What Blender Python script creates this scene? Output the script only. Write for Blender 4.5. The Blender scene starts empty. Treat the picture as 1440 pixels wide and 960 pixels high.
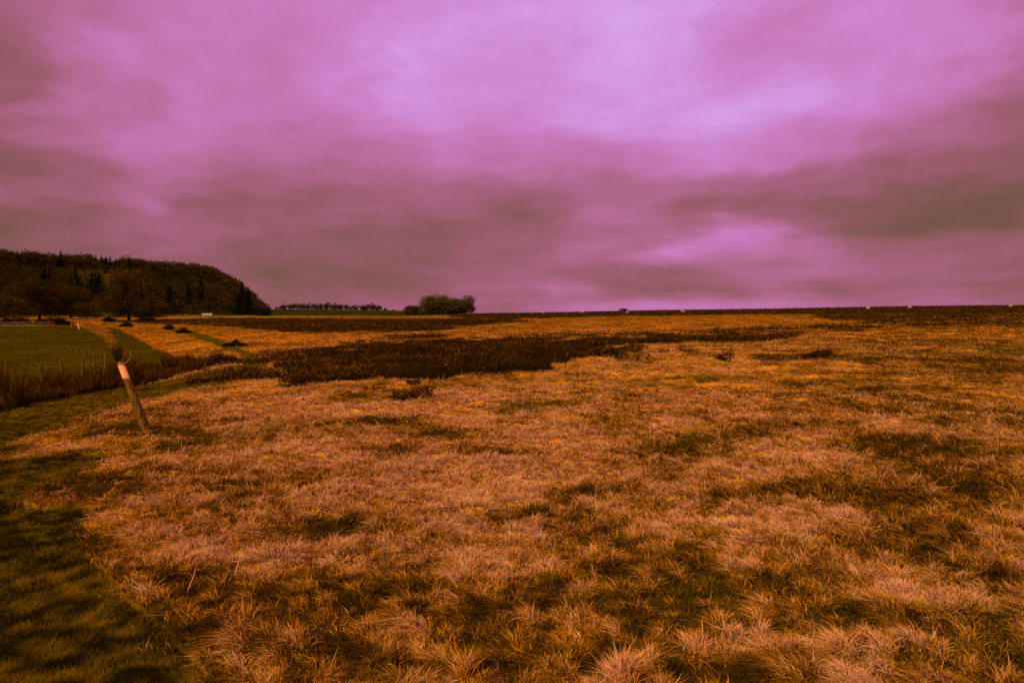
import bpy, math, random
import numpy as np
from mathutils import Vector, Matrix

# ------------------------------------------------------------------ basics
S = bpy.context.scene
C = S.collection
R = math.radians
rng = np.random.default_rng(11)
random.seed(5)

F = 1000.0                       # focal length, in pixels of a 1440 wide frame
CAM = np.array([0.0, 0.0, 1.65])
PITCH = math.atan(37 / F)
cp, sp = math.cos(PITCH), math.sin(PITCH)

def project(x, y, z):
    zz = z - CAM[2]
    dep = np.maximum(y * cp - zz * sp, 0.05)
    return 720 + F * x / dep, 480 - F * (y * sp + zz * cp) / dep

def pt(px, py, d):
    """the point seen in direction (px, py) at forward distance d"""
    a = (px - 720) / F
    b = (480 - py) / F
    v = np.array([a, cp + b * sp, -sp + b * cp])
    v = v / v[1] * d
    return Vector((v[0], v[1], v[2] + CAM[2]))

# ------------------------------------------------------------------ noise
def _hash(ix, iy, seed):
    h = (ix.astype(np.int64) * 374761393 + iy.astype(np.int64) * 668265263 + seed * 974634777) & 0xFFFFFFFF
    h = ((h ^ (h >> 13)) * 1274126177) & 0xFFFFFFFF
    h = (h ^ (h >> 16)) & 0xFFFF
    return h / 65535.0

def vnoise(x, y, s, seed=0):
    x = np.asarray(x) / s + 1000; y = np.asarray(y) / s + 1000
    ix = np.floor(x); iy = np.floor(y)
    fx = x - ix; fy = y - iy
    fx = fx * fx * (3 - 2 * fx); fy = fy * fy * (3 - 2 * fy)
    a = _hash(ix, iy, seed); b = _hash(ix + 1, iy, seed)
    c = _hash(ix, iy + 1, seed); d = _hash(ix + 1, iy + 1, seed)
    return (a * (1 - fx) + b * fx) * (1 - fy) + (c * (1 - fx) + d * fx) * fy

def fbm(x, y, s, seed=0, o=3):
    t = 0; a = 1; n = 0
    ca, sa = 0.8, 0.6
    for i in range(o):
        t = t + a * vnoise(x, y, s, seed + i * 7); n += a
        x, y = x * ca - y * sa, x * sa + y * ca
        a *= 0.5; s *= 0.47
    return t / n

def worley(x, y, s, seed):
    """nearest jittered cell point: distance, offset from it, cell hash"""
    x = np.asarray(x) / s + 1000; y = np.asarray(y) / s + 1000
    ix = np.floor(x); iy = np.floor(y)
    bd = np.full(x.shape, 9.0); bx = np.zeros(x.shape); by = np.zeros(x.shape); bh = np.zeros(x.shape); bh2 = np.zeros(x.shape)
    for i in (-1, 0, 1):
        for j in (-1, 0, 1):
            cx = ix + i; cy = iy + j
            px = cx + _hash(cx, cy, seed); py = cy + _hash(cx, cy, seed + 1)
            dx = x - px; dy = y - py; d = dx * dx + dy * dy
            k = d < bd
            bd = np.where(k, d, bd); bx = np.where(k, dx, bx); by = np.where(k, dy, by)
            bh = np.where(k, _hash(cx, cy, seed + 2), bh); bh2 = np.where(k, _hash(cx, cy, seed + 3), bh2)
    return np.sqrt(bd), bx, by, bh, bh2

def tuft(x, y):
    wx = (fbm(x, y, .35, 401, 2) - .5) * .22; wy = (fbm(x, y, .35, 411, 2) - .5) * .22
    return worley(x + wx * .6, y + wy * .6, .125, 420), worley(x - wy * 2, y + wx * 2, .34, 430)

def sstep(a, b, x):
    t = np.clip((x - a) / (b - a), 0, 1)
    return t * t * (3 - 2 * t)

# ------------------------------------------------------------------ terrain
TD = np.array([0.5, 3, 6, 10, 16, 22, 30, 45, 70, 100, 150, 220, 300, 400, 600, 1000, 4200.])
TP = np.array([0, 100, 200, 340, 500, 720, 1000, 1440.])
TZ = np.array([
 [0, 0, 0, 0, 0, 0, 0, 0],
 [-.02, 0, 0, 0, 0, 0, 0, .01],
 [-.06, -.04, 0, 0, 0, 0, 0, .03],
 [-.16, -.1, -.02, 0, 0, 0, 0, .05],
 [-.5, -.38, -.22, -.1, 0, 0, 0, .1],
 [-1.0, -.8, -.58, -.28, -.06, 0, .05, .16],
 [-1.5, -1.4, -1.15, -.5, -.1, 0, .1, .28],
 [-1.6, -1.55, -1.4, -.7, -.2, .02, .15, .48],
 [-1.5, -1.4, -1.3, -.7, -.2, .1, .3, .85],
 [-1.3, -1.2, -1.1, -.6, -.1, .3, .7, 1.5],
 [-1.0, -1.0, -.9, -.3, .15, .8, 1.45, 2.7],
 [-.2, -.2, -.2, .3, .75, 1.6, 2.55, 4.3],
 [.6, .6, .6, .85, 1.2, 2.15, 3.5, 5.6],
 [.95, .95, .95, 1.1, 1.25, .8, 1.0, 2.5],
 [1.0, 1.0, 1.0, 1.1, 1.1, -1, -1, -1],
 [1.2, 1.2, 1.2, 1.0, .8, -3, -3, -3],
 [-6, -6, -6, -6, -6, -6, -6, -6.]])
TA = np.degrees(np.arctan((TP - 720) / F))
TA = np.concatenate([[-180, -110, -60], TA, [60, 110, 180]])
TZ = np.concatenate([TZ[:, :1] * 0, TZ[:, :1] * .5, TZ[:, :1], TZ, TZ[:, -1:], TZ[:, -1:] * .5, TZ[:, -1:] * 0], axis=1)
LD = np.log(TD)

def _cr(t, a, b, c, d):
    return b + .5 * t * (c - a + t * (2 * a - 5 * b + 4 * c - d + t * (3 * (b - c) + d - a)))

def base_z(x, y):
    x = np.asarray(x, float); y = np.asarray(y, float)
    r = np.hypot(x, y)
    az = np.degrees(np.arctan2(x, y))
    dd = r * np.cos(np.radians(np.minimum(np.abs(az), 50)))
    l = np.log(np.clip(dd, .5, 4190))
    i = np.clip(np.searchsorted(LD, l) - 1, 0, len(LD) - 2)
    t = np.clip((l - LD[i]) / (LD[i + 1] - LD[i]), 0, 1)
    j = np.clip(np.searchsorted(TA, az) - 1, 0, len(TA) - 2)
    u = np.clip((az - TA[j]) / (TA[j + 1] - TA[j]), 0, 1)
    u = u * u * (3 - 2 * u) * .5 + u * .5
    n = len(LD) - 1
    i0 = np.maximum(i - 1, 0); i2 = i + 1; i3 = np.minimum(i + 2, n)
    def col(jj):
        return _cr(t, TZ[i0, jj], TZ[i, jj], TZ[i2, jj], TZ[i3, jj])
    return col(j) * (1 - u) + col(j + 1) * u

# wooded hill on the left: ridge height by picture column
HP = np.array([-700, -300, 0, 60, 120, 165, 200, 240, 270, 295, 312, 335, 355, 368, 378, 392])
HY = np.array([362, 345, 348, 353, 357, 359, 364, 367, 368, 372, 380, 393, 408, 420, 436, 446])
def hill_z(x, y):
    px = 720 + F * x / np.maximum(y, 1)
    top = (443 - np.interp(px, HP, HY)) / F * 610 - 11
    top = np.maximum(top, 0)
    k = sstep(390, 640, y) * .75 + sstep(395, 610, y) * .25
    back = 1 - sstep(700, 1500, y)
    edge = 1 - sstep(-.40 * 600, -.335 * 600, x / np.maximum(y, 1) * 600) * .0
    m = (px < 395) & (y > 385)
    return np.where(m, top * k * back, 0)

# ------------------------------------------------------------------ ground cover map (photo columns / rows of ground points)
def inpoly(px, py, poly):
    r = np.zeros(px.shape, bool)
    n = len(poly)
    for i in range(n):
        x1, y1 = poly[i]; x2, y2 = poly[(i + 1) % n]
        if y1 == y2: continue
        c = ((y1 > py) != (y2 > py)) & (px < (x2 - x1) * (py - y1) / (y2 - y1) + x1)
        r ^= c
    return r

HEATHER = [
 [(325,541),(380,526),(425,508),(480,491),(540,484),(600,477),(700,473),(760,469),(900,465),(960,462),(1040,457),(1090,455),
  (1200,450),(1500,446),(1500,453),(1290,454),(1180,458),(1090,462),(1062,471),(960,478),(870,482),(828,488),(800,497),(750,508),(680,521),(600,535),(540,532),(460,534),(400,536)],
 [(150,451),(300,446.5),(480,448),(620,448),(735,447),(735,452),(640,458),(600,462),(540,467),(440,468),(380,464),(300,457),(200,454)],
 [(640,438),(1600,424),(1600,438),(1200,441),(1060,441.5),(900,443.5),(760,446),(640,447)],
 [(1150,441),(1600,436),(1600,451),(1200,452),(1150,447)],
 [(540,474),(600,470),(640,471),(600,476),(545,478)],
 [(760,496),(800,490),(835,490),(815,498)],
 [(1128,503),(1140,497),(1160,498),(1158,504)],
 [(1006,510),(1012,505),(1022,509)],
 [(1070,473),(1100,469),(1120,472),(1090,476)],
]
TURF = [
 [(-400,700),(-400,618),(-60,600),(60,568),(130,551),(230,534),(300,520),(343,512),(352,508),(330,496),(300,484),(262,470),(235,463),(262,463),
  (300,473),(340,490),(378,511),(350,529),(295,545),(225,562),(155,581),(85,598),(20,620),(-60,650)],
 [(-400,640),(60,640),(150,632),(120,668),(70,700),(75,760),(140,800),(200,840),(250,890),(330,1000),(330,1400),(-900,1400),(-900,640)],
 [(735,582),(800,564),(900,546),(990,527),(1012,532),(900,558),(810,578),(760,588)],
 [(1170,505),(1210,494),(1260,497),(1200,507)],
 [(1330,492),(1420,486),(1460,494),(1380,499)],
]
FIELD = [
 [(-900,456),(106,457),(128,464),(150,476),(168,500),(210,530),(150,552),(0,600),(-900,760)],
 [(150,458),(176,466),(215,488),(262,507),(230,530),(180,530),(172,500),(158,478)],
]
FARFIELD = [[(-900,441),(640,441),(640,444.2),(300,445.5),(-900,451)]]
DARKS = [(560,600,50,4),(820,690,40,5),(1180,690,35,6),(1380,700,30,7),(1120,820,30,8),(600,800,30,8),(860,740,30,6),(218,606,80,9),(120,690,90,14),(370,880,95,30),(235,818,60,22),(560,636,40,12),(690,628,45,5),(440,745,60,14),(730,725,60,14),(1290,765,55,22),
         (1040,710,60,10),(950,632,60,9),(1030,955,90,20),(1275,630,30,10),(630,610,60,6),(300,690,60,8),(520,855,60,22),(1190,880,70,14),(1120,695,40,8),(905,805,60,10)]  # dark tussock and shadow patches painted into the colours, one at the post

def cover(x, y, z, jit=0.0):
    """0 moor grass, 1 turf, 2 heather, 3 field grass, 4 far pasture; plus weight of dark tussocks and painted shadow"""
    px, py = project(x, y, z)
    n1 = fbm(x, y, 3.0, 50) - .5; n2 = fbm(x, y, 1.1, 60) - .5
    far = sstep(25, 90, y)
    n3 = fbm(x, y, 14.0, 71) - .5
    qx = px + 70 * n1 * (1 - .6 * far) + 40 * n3 + 22 * (vnoise(x, y, .22, 66) - .5)
    qy = py + (py - 441) * (.26 * n1 + .16 * n2) * (1 - .45 * far) + far * n3 * 5
    if jit:
        qx = qx + rng.normal(0, 20, px.shape) * jit
        qy = qy + rng.normal(0, .012, px.shape) * (py - 441) * jit
    c = np.zeros(px.shape, np.int8)
    sharp_y = py + (qy - py) * .35; sharp_x = px + (qx - px) * .3
    for p in FARFIELD: c[inpoly(sharp_x, py, p)] = 4
    for p in FIELD: c[inpoly(sharp_x, sharp_y, p)] = 3
    for k, p in enumerate(TURF):
        a = inpoly(sharp_x, sharp_y, p) if k == 0 else inpoly(qx + 190 * n2 + 120 * n1, qy, p)
        c[a] = 1
    n5 = fbm(x, y * 1.0, 2.6, 515, 4) - .5; n6 = fbm(x, y, 7.0, 525, 3) - .5
    hx_ = px + 110 * n6 + 40 * n5; hy_ = py + (py - 438) * (.75 * n5 + .45 * n6) * (1 - .3 * far)
    hole = (n5 + .5 * n6) > .085 + .12 * sstep(1000, 600, px)
    for k, p in enumerate(HEATHER):
        a = inpoly(hx_ + 62 * sstep(640, 430, px), hy_ - 5.0, p) if k == 0 else inpoly(px + (hx_ - px) * .5, py + (hy_ - py) * (.45 if k < 4 else 0) - 1.0, p)
        if k in (0, 1, 3): a &= ~hole
        c[a] = 2
    spot = sstep(.12, .19, n5) * (y > 22) * (py < 560)
    c[(y > 385) & (px < 640)] = 4
    dk = np.maximum(spot * .7, 1.1 * np.exp(-((px - 226) / 55) ** 2 - ((py + 6 * n2 - 607) / 7) ** 2))  # last term paints the post's contact shadow into ground and grass colour
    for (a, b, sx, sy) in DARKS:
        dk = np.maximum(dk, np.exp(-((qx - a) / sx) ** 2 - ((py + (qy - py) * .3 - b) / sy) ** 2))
    return c, dk, px, py

def mound(x, y, r):
    """tussock relief"""
    k = 1 - sstep(35, 80, r)
    a = fbm(x, y, .55, 3, 2); b = fbm(x, y, 1.7, 9, 2)
    t1, t2 = tuft(x, y)
    m = np.clip(1 - t1[0] * 1.3, 0, 1) * (.3 + t1[3]) * .035 + np.clip(1 - t2[0] * 1.2, 0, 1) * np.clip(t2[3] * 2 - .9, 0, 1) * .07
    return k * (.06 * (a - .45) + .13 * (b - .5) + m * .8)

def ground_z(x, y, c=None):
    z = base_z(x, y)
    if c is None: c, *_ = cover(x, y, z)
    r = np.hypot(x, y)
    amp = np.where(c == 0, 1.0, np.where(c == 2, 1.0, .2))
    return z + mound(x, y, r) * amp + hill_z(x, y)

def gpt(px, py, lo=2.0, hi=600.0):
    """ground point seen at (px, py)"""
    d = np.exp(np.linspace(math.log(lo), math.log(hi), 3000))
    a = (px - 720) / F; b = (480 - py) / F
    v = np.array([a, cp + b * sp, -sp + b * cp]); v /= v[1]
    x = v[0] * d; y = d; z = CAM[2] + v[2] * d
    g = base_z(x, y)
    i = np.argmax(g >= z)
    return Vector((x[i], y[i], float(g[i])))

def gz(x, y):
    return float(ground_z(np.array([x]), np.array([y]))[0])

# ------------------------------------------------------------------ materials
def lin(r, g, b):
    f = lambda c: (c / 255 / 12.92) if c <= 10 else ((c / 255 + .055) / 1.055) ** 2.4
    return (f(r), f(g), f(b), 1)

def nm(name):
    m = bpy.data.materials.new(name); m.use_nodes = True
    nt = m.node_tree; nt.nodes.clear()
    out = nt.nodes.new('ShaderNodeOutputMaterial')
    return m, nt, out

def mat_vcol(name, transl=0.0, nscale=None, namt=.3, bump=0.0):
    m, nt, out = nm(name)
    L = nt.links.new
    at = nt.nodes.new('ShaderNodeAttribute'); at.attribute_name = 'Col'
    col = at.outputs['Color']
    if nscale:
        ge = nt.nodes.new('ShaderNodeNewGeometry')
        no = nt.nodes.new('ShaderNodeTexNoise'); no.inputs['Scale'].default_value = nscale
        no.inputs['Detail'].default_value = 8; no.inputs['Roughness'].default_value = .7
        L(ge.outputs['Position'], no.inputs['Vector'])
        mr = nt.nodes.new('ShaderNodeMapRange')
        mr.inputs['From Min'].default_value = .3; mr.inputs['From Max'].default_value = .7
        mr.inputs['To Min'].default_value = 1 - namt; mr.inputs['To Max'].default_value = 1 + namt
        L(no.outputs['Fac'], mr.inputs['Value'])
        vm = nt.nodes.new('ShaderNodeVectorMath'); vm.operation = 'SCALE'
        L(col, vm.inputs[0]); L(mr.outputs[0], vm.inputs['Scale'])
        col = vm.outputs[0]
    d = nt.nodes.new('ShaderNodeBsdfDiffuse'); d.inputs['Roughness'].default_value = 1
    L(col, d.inputs['Color'])
    if nscale and bump:
        bp = nt.nodes.new('ShaderNodeBump'); bp.inputs['Strength'].default_value = bump; bp.inputs['Distance'].default_value = .05
        L(no.outputs['Fac'], bp.inputs['Height']); L(bp.outputs[0], d.inputs['Normal'])
    if transl:
        t = nt.nodes.new('ShaderNodeBsdfTranslucent'); L(col, t.inputs['Color'])
        mx = nt.nodes.new('ShaderNodeMixShader'); mx.inputs[0].default_value = transl
        L(d.outputs[0], mx.inputs[1]); L(t.outputs[0], mx.inputs[2]); L(mx.outputs[0], out.inputs[0])
    else:
        L(d.outputs[0], out.inputs[0])
    return m

def mat_plain(name, c1, c2, scale, stretch=(1, 1, 1), rough=.9, spec=.1, bump=.3, bd=.01, detail=6, lo=.35, hi=.65):
    m, nt, out = nm(name)
    L = nt.links.new
    tc = nt.nodes.new('ShaderNodeTexCoord')
    mp = nt.nodes.new('ShaderNodeMapping'); mp.inputs['Scale'].default_value = stretch
    no = nt.nodes.new('ShaderNodeTexNoise'); no.inputs['Scale'].default_value = scale; no.inputs['Detail'].default_value = detail
    L(tc.outputs['Object'], mp.inputs[0]); L(mp.outputs[0], no.inputs['Vector'])
    rp = nt.nodes.new('ShaderNodeValToRGB'); e = rp.color_ramp.elements
    e[0].position = lo; e[0].color = c1; e[1].position = hi; e[1].color = c2
    L(no.outputs['Fac'], rp.inputs[0])
    b = nt.nodes.new('ShaderNodeBsdfPrincipled'); b.inputs['Roughness'].default_value = rough
    b.inputs['Specular IOR Level'].default_value = spec
    L(rp.outputs[0], b.inputs['Base Color'])
    bp = nt.nodes.new('ShaderNodeBump'); bp.inputs['Strength'].default_value = bump; bp.inputs['Distance'].default_value = bd
    L(no.outputs['Fac'], bp.inputs['Height']); L(bp.outputs[0], b.inputs['Normal'])
    L(b.outputs[0], out.inputs[0])
    return m

M_ground = mat_vcol('ground_soil', 0, 9.0, .45, .6)
M_blade = mat_vcol('grass_blades', .28)
M_heath = mat_vcol('heather_twigs', .0)
M_leaf = mat_vcol('tree_twigs', .0)
M_wood = mat_plain('weathered_wood', (.022, .010, .0005, 1), (.24, .105, .010, 1), 42, (1, 1, .07), .9, .1, 1.0, .015, 10, .32, .62)
M_woodpale = mat_plain('pale_rail_wood', (.13, .052, .004, 1), (.28, .11, .015, 1), 9, (1, 1, .2))
M_paint = mat_plain('flaking_white_paint', (.74, .27, .09, 1), (.92, .38, .13, 1), 14, (1, 1, .4), .8, .2, .4, .006, 6, .3, .55)
M_wire = mat_plain('rusty_wire', (.014, .009, .0004, 1), (.06, .034, .001, 1), 60)
M_bark = mat_plain('bark', (.012, .008, .001, 1), (.040, .024, .003, 1), 3)
M_wool = mat_plain('wool', (.30, .17, .13, 1), (.44, .26, .22, 1), 8, bump=.6, bd=.03)
M_face = mat_plain('sheep_skin', (.03, .02, .015, 1), (.07, .045, .03, 1), 8)
M_white = mat_plain('white_panel', (.62, .33, .30, 1), (.78, .45, .42, 1), 2, bump=.05)
M_dark = mat_plain('dark_roof', (.02, .012, .004, 1), (.035, .02, .006, 1), 3)
M_glass = mat_plain('window_glass', (.02, .015, .012, 1), (.03, .02, .018, 1), 3, rough=.15, spec=.5, bump=0)
M_peat = mat_plain('peat', (.012, .005, .0003, 1), (.04, .016, .0008, 1), 40, spec=0, bump=1, bd=.02)
M_stem = mat_plain('dry_stem', (.4, .17, .07, 1), (.62, .28, .16, 1), 20)

# ------------------------------------------------------------------ object helpers
def fast_mesh(name, V, faces_idx, loop_totals, col=None, smooth=False):
    me = bpy.data.meshes.new(name)
    V = np.asarray(V, np.float32)
    me.vertices.add(len(V)); me.vertices.foreach_set('co', V.ravel())
    fi = np.asarray(faces_idx, np.int32).ravel(); lt = np.asarray(loop_totals, np.int32)
    me.loops.add(len(fi)); me.loops.foreach_set('vertex_index', fi)
    me.polygons.add(len(lt))
    st = np.concatenate([[0], np.cumsum(lt)[:-1]]).astype(np.int32)
    me.polygons.foreach_set('loop_start', st); me.polygons.foreach_set('loop_total', lt)
    if smooth: me.polygons.foreach_set('use_smooth', np.ones(len(lt), bool))
    me.update(calc_edges=True)
    if col is not None:
        ca = me.color_attributes.new('Col', 'FLOAT_COLOR', 'POINT')
        c4 = np.ones((len(V), 4), np.float32); c4[:, :3] = col
        ca.data.foreach_set('color', c4.ravel())
    return me

def link(name, me, mat, parent=None, **tags):
    o = bpy.data.objects.new(name, me)
    if mat is not None and len(me.materials) == 0: me.materials.append(mat)
    C.objects.link(o)
    if parent is not None: o.parent = parent
    for k, v in tags.items(): o[k] = v
    return o

def empty(name, loc, label, cat, group=None, rz=0):
    o = bpy.data.objects.new(name, None); C.objects.link(o)
    o.location = loc; o.rotation_euler = (0, 0, rz); o.empty_display_size = .2
    o['label'] = label; o['category'] = cat
    if group: o['group'] = group
    return o

class MB:
    def __init__(s): s.v = []; s.f = []; s.c = []
    def add(s, vs, fs, col=None):
        n = len(s.v); s.v += [tuple(v) for v in vs]; s.f += [tuple(i + n for i in f) for f in fs]
        if col is not None: s.c += [col] * len(vs)
    def tube(s, pts, rads, k=6, col=None, cap=True, rough=0.0):
        pts = [Vector(p) for p in pts]; vs = []; fs = []
        for i, p in enumerate(pts):
            t = (pts[min(i + 1, len(pts) - 1)] - pts[max(i - 1, 0)]).normalized()
            a = t.cross(Vector((0.13, 1, .07))).normalized(); b = t.cross(a)
            for j in range(k):
                an = 2 * math.pi * j / k
                rr = rads[i] * (1 + rough * (random.random() - .5))
                vs.append(p + (a * math.cos(an) + b * math.sin(an)) * rr)
        for i in range(len(pts) - 1):
            for j in range(k):
                fs.append((i * k + j, i * k + (j + 1) % k, (i + 1) * k + (j + 1) % k, (i + 1) * k + j))
        if cap:
            fs.append(tuple(range(k - 1, -1, -1))); m = (len(pts) - 1) * k
            fs.append(tuple(range(m, m + k)))
        s.add(vs, fs, col)
    def box(s, c, sz, rz=0):
        x, y, z = [a / 2 for a in sz]; m = Matrix.Rotation(rz, 3, 'Z'); c = Vector(c)
        vs = [c + m @ Vector((i * x, j * y, k * z)) for i in (-1, 1) for j in (-1, 1) for k in (-1, 1)]
        s.add(vs, [(0, 1, 3, 2), (4, 6, 7, 5), (0, 4, 5, 1), (2, 3, 7, 6), (0, 2, 6, 4), (1, 5, 7, 3)])
    def mesh(s, name, smooth=False):
        me = bpy.data.meshes.new(name); me.from_pydata(s.v, [], s.f)
        if smooth:
            me.polygons.foreach_set('use_smooth', [True] * len(me.polygons))
        if s.c and len(s.c) == len(s.v):
            ca = me.color_attributes.new('Col', 'FLOAT_COLOR', 'POINT')
            ca.data.foreach_set('color', np.array([(*c[:3], 1) for c in s.c], np.float32).ravel())
        me.update(); return me

# ------------------------------------------------------------------ palette (linear base colours)
PINK = np.array([.98, .40, .165]); ORNG = np.array([.80, .285, .003]); BRWN = np.array([.25, .10, .0008])
DKBR = np.array([.045, .020, .0004]); GREN = np.array([.050, .041, .0004]); GREN2 = np.array([.105, .072, .0006])
HEAT = np.array([.034, .0155, .0008]); HEA2 = np.array([.095, .036, .002])

def mix(a, b, t):
    t = np.asarray(t)[..., None]
    return a * (1 - t) + b * t

def palefield(px, py):
    """how bleached the moor grass is: palest across the middle left"""
    p = .85 * np.exp(-((px - 440) / 420) ** 2 - ((py - 640) / 130) ** 2) + .7 * np.exp(-((px - 850) / 260) ** 2 - ((py - 520) / 45) ** 2) \
        + .35 * np.exp(-((px - 650) / 450) ** 2 - ((py - 860) / 200) ** 2) + .55 * np.exp(-((px - 420) / 120) ** 2 - ((py - 510) / 25) ** 2)
    return np.clip(p, 0, 1)

def moor_tone(x, y, z, c, dk, px, py):
    """patch tone 0 (dark brown hollow) .. 1 (bleached)"""
    a = fbm(x, y, .8, 21, 3); b = fbm(x, y, 3.2, 31, 3); e = fbm(x, y, .3, 41, 2)
    d = np.hypot(x, y)
    lowf = fbm(x, y, 10, 91, 2)
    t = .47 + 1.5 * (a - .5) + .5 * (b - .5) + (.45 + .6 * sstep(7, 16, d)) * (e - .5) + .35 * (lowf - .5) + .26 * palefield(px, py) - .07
    t = t - .09 * sstep(900, 1400, px) - 1.25 * dk  # painted vignette to the right, then the dark patches
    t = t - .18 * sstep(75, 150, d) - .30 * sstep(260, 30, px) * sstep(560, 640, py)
    return np.clip(t, 0, 1)

# ------------------------------------------------------------------ ground sheet
def build_ground():
    az = np.concatenate([np.linspace(-180, -48, 30)[:-1], np.linspace(-48, 48, 430), np.linspace(48, 180, 30)[1:-1]])
    rr = np.concatenate([[.02], np.exp(np.linspace(math.log(.4), math.log(4100), 560))])
    A, Rr = np.meshgrid(np.radians(az), rr)
    x = (np.sin(A) * Rr).ravel(); y = (np.cos(A) * Rr).ravel()
    zb = base_z(x, y)
    c, dk, px, py = cover(x, y, zb)
    z = ground_z(x, y, c) - .012
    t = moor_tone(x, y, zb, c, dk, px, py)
    d = np.hypot(x, y)
    near = 1 - sstep(25, 80, d)[:, None]
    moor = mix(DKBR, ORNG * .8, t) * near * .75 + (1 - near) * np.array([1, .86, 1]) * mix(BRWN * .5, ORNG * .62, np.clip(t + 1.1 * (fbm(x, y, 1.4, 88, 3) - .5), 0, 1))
    col = moor
    tt = fbm(x, y, .5, 77, 3)
    green = mix(GREN * .55, GREN2 * .8, np.clip(tt * 1.4 - .2, 0, 1))
    fg = mix(GREN * .7, GREN2 * .75, np.clip(fbm(x, y, 6, 78, 5) * 1.8 - .45, 0, 1)) * np.array([.95, .85, .6])
    heat = mix(HEAT * .6, HEA2 * .8, np.clip(fbm(x, y, 1.3, 79, 3) * 2 - .8, 0, 1) * .6)
    farh = mix(HEAT, HEA2 * 1.3, np.clip(fbm(x, y * .5, 14, 80, 3) * 2 - .6, 0, 1))
    heat = heat * near + farh * (1 - near)
    past = mix(np.array([.06, .042, .0004]), np.array([.10, .058, .0006]), np.clip(fbm(x, y, 30, 83) * 2 - .5, 0, 1))
    col = np.where((c == 1)[:, None], green, col)
    col = np.where((c == 3)[:, None], fg, col)
    col = np.where((c == 2)[:, None], heat, col)
    col = np.where((c == 4)[:, None], past, col)
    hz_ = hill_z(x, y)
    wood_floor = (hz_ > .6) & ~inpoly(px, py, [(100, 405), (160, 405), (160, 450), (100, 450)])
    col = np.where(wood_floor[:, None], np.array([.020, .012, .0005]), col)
    n = len(az); m = len(rr)
    i = np.arange(m - 1)[:, None] * n; j = np.arange(n)[None, :]
    j2 = (j + 1) % n
    q = np.stack([i + j, i + j2, i + n + j2, i + n + j], -1).reshape(-1, 4)
    q = q[:, ::-1]
    me = fast_mesh('ground', np.stack([x, y, z], -1), q, np.full(len(q), 4), col, True)
    o = link('ground', me, M_ground, kind='structure')
    o['label'] = 'rough open moorland ground falling gently towards a low field on the left'
build_ground()

# ------------------------------------------------------------------ blades
def scatter(n, r0, r1, amax=43.0, power=1.0):
    az = np.radians(rng.uniform(-amax, amax, n))
    t = rng.random(n) ** power
    r = r0 * (r1 / r0) ** t
    return np.sin(az) * r, np.cos(az) * r, r

def blades(name, x, y, z, h, w, lx, ly, croot, ctip, mat, segs=2, curl=.5):
    """one mesh of separate bent blades"""
    n = len(x)
    a = rng.uniform(-1.1, 1.1, n)
    wx = np.cos(a) * w * .5; wy = np.sin(a) * w * .5
    root = np.stack([x, y, z], -1); W = np.stack([wx, wy, np.zeros(n)], -1)
    tip = root + np.stack([lx, ly, h], -1)
    k = 1.0 - curl
    mid = root + np.stack([lx * .5 * k, ly * .5 * k, h * (.5 + .28 * curl)], -1)
    if segs == 2:
        V = np.stack([root - W, root + W, mid - W * .75, mid + W * .75, tip], 1).reshape(-1, 3)
        b = np.arange(n)[:, None] * 5
        f = (b + np.array([0, 1, 3, 2, 2, 3, 4])).ravel()
        lt = np.tile([4, 3], n)
        cm = croot * .45 + ctip * .55
        col = np.stack([croot, croot, cm, cm, ctip], 1).reshape(-1, 3)
    else:
        V = np.stack([root - W, root + W, tip], 1).reshape(-1, 3)
        f = np.arange(n * 3); lt = np.full(n, 3)
        col = np.stack([croot, croot, ctip], 1).reshape(-1, 3)
    return V, f, lt, col

def join(parts):
    V = []; f = []; lt = []; c = []; n = 0
    for p in parts:
        V.append(p[0]); f.append(np.asarray(p[1]) + n); lt.append(p[2]); c.append(p[3]); n += len(p[0])
    return np.concatenate(V), np.concatenate(f), np.concatenate(lt), np.concatenate(c)

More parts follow.
